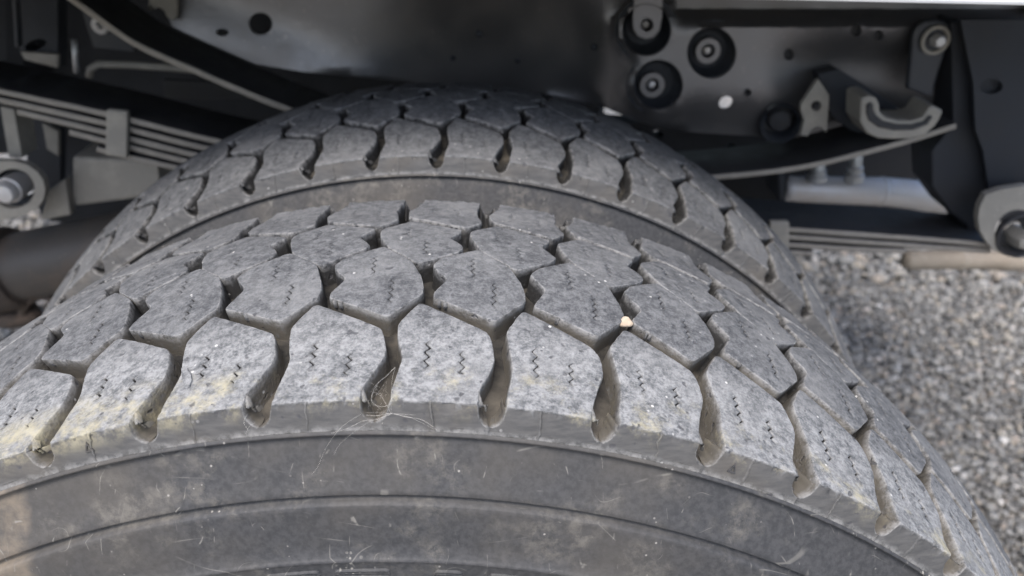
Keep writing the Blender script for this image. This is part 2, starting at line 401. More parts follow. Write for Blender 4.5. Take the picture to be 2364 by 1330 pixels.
def prof_w(a): return a
FEND = raw(0.0985)
def floor_r(y):                             # radius of the groove floor: follows the crown, runs out flat through the shoulder
    a = abs(y)
    if a <= FA[0]: return R - a * a / (2 * SAG) - B4 * a ** 4 - GD
    k = (a - FA[0]) / (FEND[0] - FA[0]); return FA[1] + (FEND[1] - FA[1]) * k - 0.0012 * math.sin(PI * min(1, k))
_dc = {}
def depth(t):
    key = round(abs(t) * 2e5)
    if key not in _dc:
        p = prof(-abs(t)); q = nrm(-abs(t)); d = 0.0
        while d < 0.014 and p[1] - q[1] * d > floor_r(p[0] - q[0] * d): d += 0.0001
        _dc[key] = d
    return _dc[key]
def surf(s, t, d):                          # s, t, d in mm; the place on the tyre with theta 0 at the top
    t /= 1000; p = prof(t); n = nrm(t); th = s / 1000 / R
    y = p[0] - n[0] * d / 1000; r = p[1] - n[1] * d / 1000
    return (r * math.sin(th), y, r * math.cos(th))
def on_tyre(px, py, y0=0.0, lift=0.0):      # the place on a tyre's outer surface seen at a pixel (tyre centre plane y0)
    d = ray(px, py).normalized(); k = 0.15
    tab = [(prof(-TR + i * 2 * TR / 400)) for i in range(401)]
    ys = np.array([a for a, _ in tab]); rs = np.array([b for _, b in tab])
    sw = np.array(SWALL); 
    ks = np.linspace(0.12, 0.9, 16000); X = np.array(CAM)[None] + ks[:, None] * np.array(d)[None]
    yy = X[:, 1] - y0; rad = np.hypot(X[:, 0], X[:, 2])
    lim = np.where(np.abs(yy) <= YR, np.interp(yy, ys, rs), -1)
    # sidewall in front
    lim = np.where((yy < -YR) & (yy > -0.113), np.interp(-yy, sw[:, 0], sw[:, 1]), lim)
    i = int(np.argmax(rad < lim)); p = Vector(X[i]); return p - d * lift
SWALL = [(0.0922, 0.3494), (0.0945, 0.3425), (0.0999, 0.3259), (0.1047, 0.3009), (0.108, 0.285), (0.113, 0.26)]

# ------------------------------------------------------------------ tread blocks
ROW1 = [(0, -36.3), (28, -51.5), (30.3, -57), (31, -66), (28.6, -73.5), (25.4, -82.3), (24.8, -88.3), (25.6, -94.2), (28.2, -96.9), (30.0, -97.3), (30.0, -100.4),
        (-11.74, -100.4), (-11.74, -97.3), (-9.9, -96.9), (-7.3, -94.5), (-6.0, -88), (-6.1, -83), (-5.3, -75), (-4.3, -67.4), (-6.4, -57.7), (-7.4, -49.2)]
SEAM1 = {9: 'seam', 10: 'ridge', 11: 'seam'}         # edge i goes from point i to i+1
ROW2 = [(22.3, 8.4), (36.4, -6.3), (41.5, -19), (42.7, -26.5), (42.3, -30.9), (29.4, -45.7), (4.4, -32.6), (4.9, -29.2), (10.0, -20.2), (5.0, -14), (3.2, -9.2), (6.4, -3.4)]
def round_outline(pts, seam, rad, step, jit, rg):
    """resampled outline with rounded corners; returns points, kinds"""
    n = len(pts); out, kind = [], []
    for i in range(n):
        p0, p1, p2 = (Vector(pts[(i + k - 1) % n]) for k in range(3))
        e0, e1 = seam.get((i - 1) % n), seam.get(i)
        a, b = (p0 - p1), (p2 - p1); la, lb = a.length, b.length
        ang = a.angle(b)
        r = 0 if (e0 or e1) else min(rad, 0.4 * min(la, lb))
        if r > 0:
            A, B = p1 + a / la * r, p1 + b / lb * r
            ns = 5
            cor = [((1 - t) ** 2 * A + 2 * t * (1 - t) * p1 + t * t * B) for t in [k / ns for k in range(ns + 1)]]
        else: cor = [p1.copy()]
        out += [(c, None) for c in cor[:-1]] + [(cor[-1], e1)]
        # straight run to next corner
        nx = pts[(i + 2) % n]; c0, c1 = (p1, p2); f0, f1 = seam.get(i), seam.get((i + 1) % n)
        d0 = r; b2 = (Vector(nx) - p2); r2 = 0 if (f0 or f1) else min(rad, 0.4 * min(lb, b2.length))
        L = lb - d0 - r2; k = max(1, int(L / step)); u = b / lb
        for q in range(1, k): out.append((p1 + u * (d0 + L * q / k), e1))
    P = [o[0] for o in out]; K = [o[1] for o in out]; m = len(P)
    if jit:
        for i in range(m):
            if K[i] or K[i - 1]: continue
            P[i] = P[i] + Vector((rg.gauss(0, jit), rg.gauss(0, jit)))
    return P, K
def zigzag(x0, y0, x1, y1, wd, amp, n, rg):
    """a wavy cut as a closed thin polygon"""
    A, B = [], []; d = Vector((x1 - x0, y1 - y0)); l = d.length; d /= l; q = Vector((-d.y, d.x)); k = int(n * 6)
    for i in range(k + 1):
        f = i / k; tri = 2 * abs(((f * n) % 1) - .5) * 2 - 1
        c = Vector((x0, y0)) + d * (f * l) + q * (tri * amp)
        h = wd / 2 * min(1, 0.3 + 5 * min(f, 1 - f)) * rg.uniform(.85, 1.15)
        A.append(c + q * h); B.append(c - q * h)
    return [tuple(p) for p in A + B[::-1]], A, B
def block_mesh(row, seed):
    rg = random.Random(seed); shoulder = row == 1
    base = ROW1 if shoulder else ROW2; seam = SEAM1 if shoulder else {}
    pts = []
    for i, p in enumerate(base):
        fixed = shoulder and p[1] < -95
        pts.append(p if fixed else (p[0] + rg.gauss(0, .3), p[1] + rg.gauss(0, .35)))
    P, K = round_outline(pts, seam, 2.6, 1.7, 0.07, rg)
    n = len(P); area = sum(P[i - 1].x * P[i].y - P[i].x * P[i - 1].y for i in range(n))
    sg = 1 if area > 0 else -1
    nor, kv = [], []
    for i in range(n):
        e = (P[(i + 1) % n] - P[i - 1]); e.normalize(); nv = Vector((e.y, -e.x)) * sg
        ka, kb = K[i - 1], K[i]
        if ka == 'seam' or kb == 'seam': nv = Vector((0, 0)); 
        if ka == 'ridge' and kb == 'ridge': nv = Vector((0, -1)); 
        nor.append(nv); kv.append('s' if (ka or kb) else '')
    # smooth normals a little so the flare has no kinks
    prof_ = [(-0.7, 1.0, 1), (-0.35, 0.80, 1), (-0.2, 0.45, 1), (-0.1, 0.17, 0.9), (0.05, 0.05, 0.35), (0.22, 0.015, 0.1), (0.55, 0.003, 0)]
    verts, wall, edge, stain, butt, deep = [], [], [], [], [], []
    hn = [rg.uniform(0, 6.28) for _ in range(4)]
    def h(x, y): return 0.16 * math.sin(x * .31 + hn[0]) * math.sin(y * .27 + hn[1]) + 0.08 * math.sin(x * .9 + hn[2]) * math.sin(y * .8 + hn[3])
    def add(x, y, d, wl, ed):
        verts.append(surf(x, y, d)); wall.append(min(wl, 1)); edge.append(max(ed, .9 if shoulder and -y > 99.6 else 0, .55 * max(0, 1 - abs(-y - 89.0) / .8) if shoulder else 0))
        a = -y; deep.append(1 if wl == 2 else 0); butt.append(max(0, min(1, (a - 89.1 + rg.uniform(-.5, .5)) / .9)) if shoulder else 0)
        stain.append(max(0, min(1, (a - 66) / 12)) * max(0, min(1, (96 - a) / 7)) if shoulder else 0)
    rings = []
    wr = [rg.uniform(.75, 1.35) for _ in range(n)]
    for (ins, dk, wl) in prof_:
        ring = []
        for i in range(n):
            full = depth(P[i].y / 1000) * 1000 + 0.6
            d = full * dk
            if kv[i]: d = min(d, 2.5 * dk) ; 
            if dk < 0.5: d = min(d, 9 * dk)
            fl_ = max(0, min(1, (96.5 + P[i].y) / 5)) if shoulder and ins < 0 else 1
            q = P[i] - nor[i] * (fl_ * ins * (0 if kv[i] and ins < 0 else 1) * (wr[i] if 0 < ins < .8 else 1))
            ring.append(len(verts)); add(q.x, q.y, d + (h(q.x, q.y) if dk < .01 else 0), wl, 0.9 if -0.2 < ins < .3 and not kv[i] else 0)
        rings.append(ring)
    faces = []
    for a, b in zip(rings, rings[1:]):
        for i in range(n): faces.append((a[i], a[(i + 1) % n], b[(i + 1) % n], b[i]))
    top = [(P[i] - nor[i] * 0.55) for i in range(n)]
    j = lambda s_: rg.gauss(0, s_)
    cuts = []
    if shoulder:
        cuts.append(zigzag(4.6 + j(.3), -57.4 + j(.8), 5.2 + j(.3), -72.6 + j(1), rg.uniform(.95, 1.35), 1.05, 3.5, rg))
        cuts.append(zigzag(18.4 + j(.3), -62.5 + j(1), 18.3 + j(.3), -75.5 + j(1), rg.uniform(.9, 1.25), 1.0, 3, rg))
    else:
        cuts.append(zigzag(20.2 + j(.3), -1 + j(.5), 20.9 + j(.3), -15.6 + j(1), rg.uniform(.75, 1.05), .9, 3.5, rg))
        cuts.append(zigzag(29.4 + j(.3), -19.4 + j(.6), 29.9 + j(.3), -35.4 + j(1), rg.uniform(.75, 1.05), .9, 4, rg))
    tp = [tuple(q) for q in top]
    st = []
    x = min(q[0] for q in tp)
    while x < max(q[0] for q in tp):
        y = min(q[1] for q in tp)
        while y < max(q[1] for q in tp):
            qx, qy = x + rg.uniform(-.6, .6), y + rg.uniform(-.6, .6)
            if inpoly(qx, qy, tp) and not any(inpoly(qx, qy, c[0]) for c in cuts) and min((qx - a) ** 2 + (qy - b) ** 2 for a, b in tp) > 1.2: st.append((qx, qy))
            y += 2.6
        x += 2.6
    if shoulder:                            # keep the worn lower lip of the tread crisp
        q = -6.0
        while q < 30:
            for tt in (-88.2, -88.8, -89.3, -90.2):
                p_ = (q, tt + .25 * math.sin(q * .7 + hn[0]))
                if inpoly(p_[0], p_[1], tp) and min((p_[0] - a) ** 2 + (p_[1] - b) ** 2 for a, b in tp) > .5: st.append(p_)
            q += 1.3
    ov, tris, loops = cdt([tp] + [c[0] for c in cuts], st)
    mp = {}
    for k, vi in enumerate(loops[0]): mp[vi] = rings[-1][k]
    chips = [(rg.uniform(-5, 24), rg.uniform(1.2, 2.6), rg.uniform(.4, 1.1)) for _ in range(3)]
    for k, p in enumerate(ov):
        if k not in mp:
            d = 0.03 + h(p.x, p.y)
            if shoulder and -90.5 < p.y < -87.9:     # ragged, chipped lower lip
                d += abs(rg.gauss(0, .16)) + sum(dp * max(0, 1 - abs(p.x - cx) / cw) for cx, cw, dp in chips)
            mp[k] = len(verts); add(p.x, p.y, d, 0, 0)
    faces += [tuple(mp[i] for i in t) for t in tris]
    for ci, (poly, A, B) in enumerate(cuts):
        L = [mp[i] for i in loops[ci + 1]]; low = []
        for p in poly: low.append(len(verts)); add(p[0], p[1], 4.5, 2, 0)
        m_ = len(L)
        for i in range(m_): faces.append((L[i], L[(i + 1) % m_], low[(i + 1) % m_], low[i]))
        hh = len(A)
        for i in range(hh - 1): faces.append((low[i], low[i + 1], low[m_ - 2 - i], low[m_ - 1 - i]))
    if not shoulder:                        # small rubber nibs left on the wall
        for _ in range(rg.choice((1, 1, 2))):
            f = rg.uniform(.6, .9); c = Vector(base[5]).lerp(Vector(base[6]), f); e = (Vector(base[6]) - Vector(base[5])).normalized(); o_ = Vector((e.y, -e.x)) * sg
            wn, b0, dl = rg.uniform(.5, .9), len(verts), rg.uniform(1.5, 4.5)
            for d in (-.15, .2, dl, dl + .5):
                for k in range(5):
                    a = PI * k / 4; rr_ = wn * (1 if d in (.2, dl) else .25)
                    q = c + e * (math.cos(a) * wn) + o_ * (math.sin(a) * rr_ * 1.3 + .1); add(q.x, q.y, d, .3, .5)
            for i in range(3):
                for k in range(4): faces.append((b0 + i * 5 + k, b0 + i * 5 + k + 1, b0 + i * 5 + k + 6, b0 + i * 5 + k + 5))
    if shoulder:                            # torn mould line down the buttress
        x0 = rg.uniform(4, 9.5); k = 12; hgt = rg.uniform(.5, 1.2); b0 = len(verts)
        dirn = 1 if rg.random() < .7 else -1; xs = x0
        for i in range(k + 1):
            t = -89.3 - 11 * i / k; xs += rg.uniform(-.45, .45); hh = hgt * rg.uniform(.4, 1.3) * (1 if 0 < i < k else .1)
            add(xs - .5, t, .05, 0, 0); add(xs + dirn * .35, t, -hh, 0, .5); add(xs + .5, t, .05, 0.6, 0)
        for i in range(k):
            for q in (0, 1): faces.append((b0 + i * 3 + q, b0 + i * 3 + q + 1, b0 + i * 3 + q + 4, b0 + i * 3 + q + 3))
    if shoulder:                            # moulded fin standing in the mouth of the slot
        b0 = len(verts); k = 7; L_ = rg.uniform(.8, 1.1)
        for i in range(k + 1):
            f = i / k; x_ = 25.0 + 4.2 * f * L_; t = -82.5 - 10.0 * f * L_; d = .2 + 4.2 * f ** 1.3
            add(x_ - 1.3, t - .3, d + .6, 0, 0); add(x_, t, d - .3, .5, 0); add(x_ + .8, t + .4, d + 2.5, .7, 0)
        for i in range(k):
            for q in (0, 1): faces.append((b0 + i * 3 + q, b0 + i * 3 + q + 1, b0 + i * 3 + q + 4, b0 + i * 3 + q + 3))
    me = mesh(verts, faces, True, 'tread_block'); me.validate()
    fix_normals(me)
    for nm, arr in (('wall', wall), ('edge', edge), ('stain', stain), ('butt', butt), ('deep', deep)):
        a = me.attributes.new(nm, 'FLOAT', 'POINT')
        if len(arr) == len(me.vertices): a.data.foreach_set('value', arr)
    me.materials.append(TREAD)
    return me

def ring_mesh(profile, n, wob=None):
    """profile [(y, r)] revolved about the wheel axis"""
    vs_, fs = [], []; m_ = len(profile)
    for k in range(n):
        a = 2 * PI * k / n; s_, c_ = math.sin(a), math.cos(a)
        for (y, r) in profile: vs_.append((r * s_, y, r * c_))
    for k in range(n):
        k2 = (k + 1) % n
        for i in range(m_ - 1): fs.append((k * m_ + i, k * m_ + i + 1, k2 * m_ + i + 1, k2 * m_ + i))
    return mesh(vs_, fs)
NV = 14
B1 = [block_mesh(1, 100 + i) for i in range(NV)]
B2 = [block_mesh(2, 200 + i) for i in range(NV)]
car_prof = []
for i in range(81):
    y = -FEND[0] + 2 * FEND[0] * i / 80; car_prof.append((y, floor_r(y)))
CARC = ring_mesh(car_prof, 336); 
a_ = CARC.attributes.new('wall', 'FLOAT', 'POINT')
def sw_profile(sg):
    q = [(0.0890, 0.3515), (0.0916, 0.3499), (0.0930, 0.3491), (0.0930, 0.3484), (0.0914, 0.3478), (0.0908, 0.3470), (0.0913, 0.3460), (0.0926, 0.3435), (0.0936, 0.340), (0.0955, 0.336), (0.0981, 0.3285),
         (0.0990, 0.3271), (0.0988, 0.3264), (0.0970, 0.3257), (0.0970, 0.3247), (0.0984, 0.3240), (0.1002, 0.3236), (0.1006, 0.3230), (0.1008, 0.3215), (0.1018, 0.316), (0.1032, 0.308), (0.1041, 0.3022),
         (0.1048, 0.3016), (0.1055, 0.3010), (0.1053, 0.3004), (0.1050, 0.299), (0.1056, 0.293), (0.1085, 0.277), (0.1105, 0.258), (0.109, 0.238), (0.103, 0.222), (0.095, 0.212), (0.085, 0.204), (0.08, 0.200), (0.072, 0.204)]
    return [(sg * a, b) for a, b in q]
SWM = {-1: ring_mesh(sw_profile(-1), 360), 1: ring_mesh(sw_profile(1), 160)}
S3, S4 = 60.7, 16.5
def tyre(name, y0, ph, label, sidem, seed):
    rg = random.Random(seed)
    root = thing(name, label, 'tyre', (0, y0, GZ), 'twin rear tyres')
    def child(nm, me, th=0, flip=False, mats=None):
        o = link(nm, me, None, root, (0, 0, -GZ))
        if mats and not me.materials: me.materials.append(mats)
        o.rotation_euler = (Matrix.Rotation(th, 3, 'Y') @ (Matrix.Rotation(PI, 3, 'Z') if flip else Matrix.Identity(3))).to_euler()
        return o
    child('carcass', CARC, 0, False, GROOVE)
    for sg in (-1, 1):
        o = child('sidewall', SWM[sg] if name == 'outer_tyre' else SWM[sg].copy())
        if not o.data.materials: o.data.materials.append(sidem)
        else: o.data.materials[0] = sidem
    for k in range(NP):
        t0 = (k + ph) * PITCH
        child('tread_block', B1[rg.randrange(NV)], t0)
        child('tread_block', B2[rg.randrange(NV)], t0)
        child('tread_block', B2[rg.randrange(NV)], t0 + S3 / 1000 / R, True)
        child('tread_block', B1[rg.randrange(NV)], t0 + S4 / 1000 / R, True)
    return root
OUT = tyre('outer_tyre', 0.0, 0.18717, 'grey worn outer tyre with chunky zigzag-cut tread blocks in the foreground', SIDE, 5)
INN = tyre('inner_tyre', DY, 0.3025, 'darker inner tyre standing behind the outer tyre under the frame rail', SIDE2, 6)

# raised wear triangles on the outer shoulder
for px, py in ((1690, 1085), (206, 1036)):
    p = on_tyre(px, py); th = math.atan2(p.x, p.z); t_ = -(YSH + (RSH - math.hypot(p.x, p.z)))*1000
    t_ = max(-99.0, min(-92, t_)); s0 = th * R * 1000
    vs_, fs = [], []
    for sc, hh in ((1.9, .02), (1.75, -.5), (1.0, -.5), (.85, -.03)):
        for a in (90, 210, 330):
            a = math.radians(a); vs_.append(surf(s0 + sc * 1.1 * math.cos(a), t_ + sc * 1.35 * math.sin(a), hh))
    for i in range(3):
        for k in range(3): fs.append((i * 3 + k, i * 3 + (k + 1) % 3, (i + 1) * 3 + (k + 1) % 3, (i + 1) * 3 + k))
    me = fix_normals(mesh(vs_, fs, False)); o = link('wear_triangle', me, SIDE, OUT, (0, 0, -GZ))
# raised ribbed letters cut off by the bottom of the picture
def sw_point(th, r, lift):
    pr = sw_profile(-1); ys = [b for _, b in pr][19:26]; yy = [a for a, _ in pr][19:26]
    y = float(np.interp(r, ys[::-1], yy[::-1])); return Vector((r * math.sin(th), y - lift, r * math.cos(th)))
for (xa, xb) in ((606, 742), (768, 905), (1000, 1072), (1128, 1235), (1275, 1350)):
    def ang(px):
        p = on_tyre(px, 1320); return math.atan2(p.x, p.z)
    a0, a1 = ang(xa), ang(xb); lm = []
    vs_, fs = [], []; r1, r0 = 0.2974, 0.280
    nr, na = 40, 24
    for i in range(nr + 1):
        r = r1 + (r0 - r1) * i / nr
        for k in range(na + 1):
            f = k / na; da = 0
            if i < 6: da = (1 - math.sqrt(max(0, 1 - ((6 - i) / 6) ** 2))) * 0.006
            th = a0 + da + (a1 - a0 - 2 * da) * f
            border = i <= 2 or k <= 1 or k >= na - 1
            lift = .0012 if border else (.0009 if i % 4 < 2 else .0002)
            if i == 0 or k in (0, na): lift = -.0004
            vs_.append(sw_point(th, r, lift))
    for i in range(nr):
        for k in range(na): fs.append((i * (na + 1) + k, i * (na + 1) + k + 1, (i + 1) * (na + 1) + k + 1, (i + 1) * (na + 1) + k))
    link('raised_letter', fix_normals(mesh(vs_, fs, True)), SIDE, OUT, (0, 0, -GZ))

# ------------------------------------------------------------------ small things on the outer tyre
def blob(name, c, r, material, seed, parent=None, sq=(1, 1, 1)):
    rg = random.Random(seed); bm = bmesh.new(); bmesh.ops.create_icosphere(bm, subdivisions=3, radius=1)
    ph = [rg.uniform(0, 6) for _ in range(6)]
    for v in bm.verts:
        k = 1 + .12 * math.sin(3 * v.co.x + ph[0]) * math.sin(2.6 * v.co.y + ph[1]) + .1 * math.sin(4 * v.co.z + ph[2]) + rg.uniform(-.025, .025)
        v.co = Vector((v.co.x * sq[0], v.co.y * sq[1], v.co.z * sq[2])) * k * r
    me = bpy.data.meshes.new(name); bm.to_mesh(me); bm.free(); me.polygons.foreach_set('use_smooth', [True] * len(me.polygons))
    return link(name, me, material, parent, c)
PEB = metal('tan_pebble', (0.42, 0.33, 0.24), (0.52, 0.46, 0.38), 0.6, 0.8, 300)
p = on_tyre(1444, 744, 0, -0.0015)
tag(blob('pebble', p, 0.0026, PEB, 4, None, (1.15, 1, .85)), 'small tan pebble wedged in the tread groove of the outer tyre', 'pebble')
def web():
    rg = random.Random(5); vs_, fs = [], []
    def strand(pts, r=0.00013, lift=.0006, n=10):
        Q = [on_tyre(x, y, 0, lift + .0008 * math.sin(3.14 * i / max(1, len(pts) - 1))) for i, (x, y) in enumerate(pts)]
        Q = catmull(Q, n); b = len(vs_)
        for i, q in enumerate(Q):
            t = (Q[min(i + 1, len(Q) - 1)] - Q[max(0, i - 1)]).normalized(); u = t.orthogonal().normalized(); v = t.cross(u)
            rr = r * .2 * rg.uniform(.5, 1.5)
            for k in range(3): vs_.append(q + (u * math.cos(2.094 * k) + v * math.sin(2.094 * k)) * rr)
        for i in range(len(Q) - 1):
            for k in range(3): fs.append((b + i * 3 + k, b + i * 3 + (k + 1) % 3, b + i * 3 + 3 + (k + 1) % 3, b + i * 3 + 3 + k))
    strand([(912, 848), (892, 868), (872, 885), (860, 908), (857, 925)], .00018); strand([(857, 925), (866, 935), (885, 939), (903, 932)], .00014)
    strand([(912, 850), (905, 880), (903, 930), (903, 955)], .0001); strand([(860, 905), (880, 915), (903, 955)], .0001)
    strand([(845, 958), (868, 960), (903, 955), (935, 962), (975, 970), (1008, 992)], .00018); strand([(903, 955), (870, 968), (838, 972), (800, 990), (765, 1000)], .00014)
    strand([(845, 953), (880, 953), (903, 955), (960, 958)], .00009); strand([(835, 955), (790, 985), (755, 1030), (735, 1075), (720, 1095)], .00009)
    strand([(903, 957), (850, 975), (790, 1020), (770, 1050)], .00007); strand([(903, 953), (950, 965), (1010, 995)], .00009)
    strand([(572, 955), (563, 975), (575, 995)], .0001); strand([(590, 975), (575, 985), (568, 1003)], .00008)
    for _ in range(14):
        x, y = rg.uniform(850, 905), rg.uniform(880, 960); strand([(x, y), (x + rg.uniform(-25, 25), y + rg.uniform(5, 40))], .00006)
    o = recenter(link('cobweb', fix_normals(mesh(vs_, fs)), WEB)); tag(o, 'thin pale cobweb strands stretched across a groove of the outer tyre', 'cobweb')
web()
# a flap of rubber chipped off one shoulder block
c = [on_tyre(x, y, 0, .0003) for x, y in ((418, 850), (432, 848), (442, 862), (445, 880), (438, 895), (424, 897))]
ctr = sum(c, Vector()) / len(c)
fl = link('rubber_flap', fix_normals(mesh(c + [q + (ctr - CAM).normalized() * -.0014 + (q - ctr) * -.25 for q in c], [(0, 1, 2, 3, 4, 5)[::-1], tuple(range(6, 12))] + [(i, (i + 1) % 6, 6 + (i + 1) % 6, 6 + i) for i in range(6)], False)), TREAD, OUT, (0, 0, -GZ)); fl['label'] = 'lifted chip of rubber on a shoulder block'

# ------------------------------------------------------------------ chassis frame rail
YW = 0.46
def rot_smooth(a, b, x):
    k = max(0, min(1, (x - a) / (b - a))); return k * k * (3 - 2 * k)
def web_base(px, py):
    boss = rot_smooth(1380, 1500, px)
    low = 1 - rot_smooth(205, 320, py) * 0.9
    y = -0.030 * boss * (0.35 + 0.65 * low)
    if px > 1380: y += 0.035 * (1 - rot_smooth(18, 52, py)) * boss
    # pressed crease of the kicked-up left part
    d = (py - 0) - (px - 430) * 0.40         # below the crease line: positive
    y += (-0.011) * rot_smooth(-60, 100, d) * (1 - rot_smooth(700, 1000, px))
    y += 0.026 * (py / 200) * rot_smooth(820, 1050, px) * (1 - rot_smooth(1330, 1450, px))  # centre leaned, an invented tilt, so it mirrors the dark tyre
    y += 0.02 * rot_smooth(1750, 1900, px) * rot_smooth(60, 150, py)
    return y
CUPS = [(1493, 70), (1643, 122), (1520, 196)]
def web_y(px, py):                          # flat seats pressed round the three cups
    y = web_base(px, py)
    for cx, cy_ in CUPS:
        k = 1 - rot_smooth(64, 82, math.hypot(px - cx, py - cy_)); y = y * (1 - k) + web_base(cx, max(cy_, 80)) * k
    return y
web_out = [(330, -90), (398, 62), (470, 95), (590, 148), (700, 166), (850, 180), (1000, 195), (1250, 215), (1400, 250), (1470, 280), (1560, 303), (1700, 312), (1848, 318), (1900, 300), (1990, 290), (2080, 285), (2210, 290), (2420, 310), (2420, -60), (1400, -90)]
holes = [ell(513, 75, 15, 9), ell(601, 55, 28, 26), ell(1493, 70, 57, 60, 36), ell(1643, 122, 57, 60, 36), ell(1520, 196, 57, 58, 36), ell(1676, 237, 17, 14, rot=-.5),
         ell(1821, 126, 12, 14), ell(1726, 213, 9, 9), ell(1976, 70, 14, 14), ell(2028, 81, 12, 12), ell(1798, 272, 34, 32)]
RAIL = thing('frame_rail', 'black pressed-steel frame rail with round holes running above the tyres', 'frame rail', at(1200, 100, YW))
def under(o, root): o.parent = root; o.location = Vector(o.location) - Vector(root.location); return o
under(plate('rail_web', web_out, YW, 0.004, RAILM, None, holes, 22, web_y, 0), RAIL)
ym = lambda px, py: YW + web_y(px, py)
def cup(px, py, rx, wx, wy, deep):
    y = ym(px, py); c_ = at(px, py, y); k = mm(px, py, y); r = rx * k
    o = lathe('cup', [(.0042, r * 1.25), (.0042, r * 1.0), (.007, r * .97), (deep * .7, r * .86), (deep, r * .72), (deep + .001, 0.0002)], c_, (0, 1, 0), BLACKM); under(o, RAIL)
    w2 = at(wx, wy, y + deep * .55); k2 = mm(wx, wy, y + deep * .55); ro, ri = 30 * k2, 15 * k2
    o2 = lathe('washer', [(deep * .5, ro), (0.001, ro), (0, ro * .94), (0, ri * 1.1), (.001, ri), (.01, ri)], w2, (0, 1, 0), RAILM); under(o2, RAIL)
    o3 = lathe('bolt', [(.012, ri * .62), (.004, ri * .6), (.002, ri * .45), (.0012, 0.0001)], w2, (0, 1, 0), STEEL, n=16); under(o3, RAIL)
cup(1643, 122, 58, 1635, 118, 0.015); cup(1520, 196, 58, 1506, 197, 0.015); cup(1493, 70, 58, 1492, 58, 0.018)
under(plate('mounting_tab', [(1468, -60), (1532, -60), (1528, 40), (1522, 70), (1508, 86), (1492, 90), (1474, 84), (1463, 68), (1461, 50)], ym(1493, 60) + .002, .004, RAILM, None, [ell(1494, 58, 15, 16)], step=None), RAIL)
for px, py, r in ((1045, 134, 7), (1195, 140, 7), (1105, 78, 10), (1372, 108, 9)):
    y = ym(px, py); k = mm(px, py, y); under(lathe('rivet', [(0, r * k), (-.002, r * k * .9), (-.0035, r * k * .5), (-.004, 0.0001)], at(px, py, y), (0, 1, 0), BLACK, n=16), RAIL)
for px, py, r in ((1726, 213, 13), (1821, 126, 17), (1976, 70, 18), (2028, 81, 16)):
    y = ym(px, py); k = mm(px, py, y); under(lathe('hole_blocker', [(.007, r * k), (.0065, r * k * .8), (.006, .0001)], at(px, py, y), (0, 1, 0), RUBBER, n=16), RAIL)  # added discs that stop light coming through the small holes
# tube stub in the rail
y = ym(1798, 272); k = mm(1798, 272, y)
under(lathe('tube_stub', [(.06, 36 * k), (-.012, 36 * k), (-.016, 40 * k), (-.018, 44 * k), (-.016, 46 * k), (-.013, 44 * k), (-.01, 42 * k)], at(1800, 272, y), (0.25, 1, 0.1), BLACK), RAIL)
under(lathe('stub_plug', [(.02, 30 * k), (-.006, 28 * k), (-.010, 22 * k), (-.011, .0001)], at(1800, 272, y), (0.25, 1, 0.1), RUBBER), RAIL)

# bracket at the upper left end of the rail
b = plate('frame_bracket', [(345, -70), (408, -70), (409, 38), (400, 50), (384, 40), (378, 26), (366, 18), (350, 16), (341, 22), (343, 8)], YW - .02, .006, GREY)
tag(b, 'small light grey bracket with a rounded notch at the top left of the frame rail', 'bracket')
# ------------------------------------------------------------------ helper leaf: one long bowed blade
def xz(pts, Y): return [(q.x, q.z) for q in (at(a, b_, Y) for a, b_ in pts)]
def path(pts, Y, n=8): return [(v.x, v.y) for v in catmull([Vector((a, b_, 0)) for a, b_ in xz(pts, Y)], n)]
YL = 0.385
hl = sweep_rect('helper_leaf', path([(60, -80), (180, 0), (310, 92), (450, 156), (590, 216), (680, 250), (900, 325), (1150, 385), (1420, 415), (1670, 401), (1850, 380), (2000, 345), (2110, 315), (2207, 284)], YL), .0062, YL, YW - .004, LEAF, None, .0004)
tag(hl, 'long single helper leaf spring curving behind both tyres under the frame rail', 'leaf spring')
# ------------------------------------------------------------------ main leaf pack
SPR = thing('leaf_spring', 'stack of thin dusty leaves of the main spring passing behind the inner tyre', 'leaf spring', at(1200, 480, YL))
packs = [[(-160, 168), (0, 204), (243, 256), (450, 308), (700, 365), (1000, 440), (1400, 497), (1700, 515), (1823, 524), (2050, 540), (2214, 553), (2330, 566)],
         [(-160, 192), (0, 225), (243, 279), (450, 331), (700, 388), (1000, 463), (1400, 518), (1700, 535), (1823, 542), (2050, 558), (2290, 575)],
         [(37, 252), (243, 301), (450, 353), (700, 410), (1000, 484), (1400, 538), (1700, 554), (1823, 561), (1960, 570), (2090, 576)],
         [(157, 300), (243, 322), (450, 373), (700, 431), (1000, 504), (1400, 557), (1700, 573), (1823, 579), (1880, 583)],
         [(220, 340), (303, 361), (450, 394), (700, 452), (1000, 524), (1400, 576), (1650, 590)]]
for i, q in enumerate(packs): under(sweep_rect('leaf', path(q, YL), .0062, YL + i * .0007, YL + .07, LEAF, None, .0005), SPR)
under(plate('spring_clip', [(244, 253), (294, 258), (293, 366), (242, 360)], YL - .006, .007, GREY, None, (), None, None, .002), SPR)
under(plate('spring_clip', [(1778, 512), (1823, 512), (1823, 592), (1778, 588)], YL - .006, .007, GREY, None, (), None, None, .002), SPR)
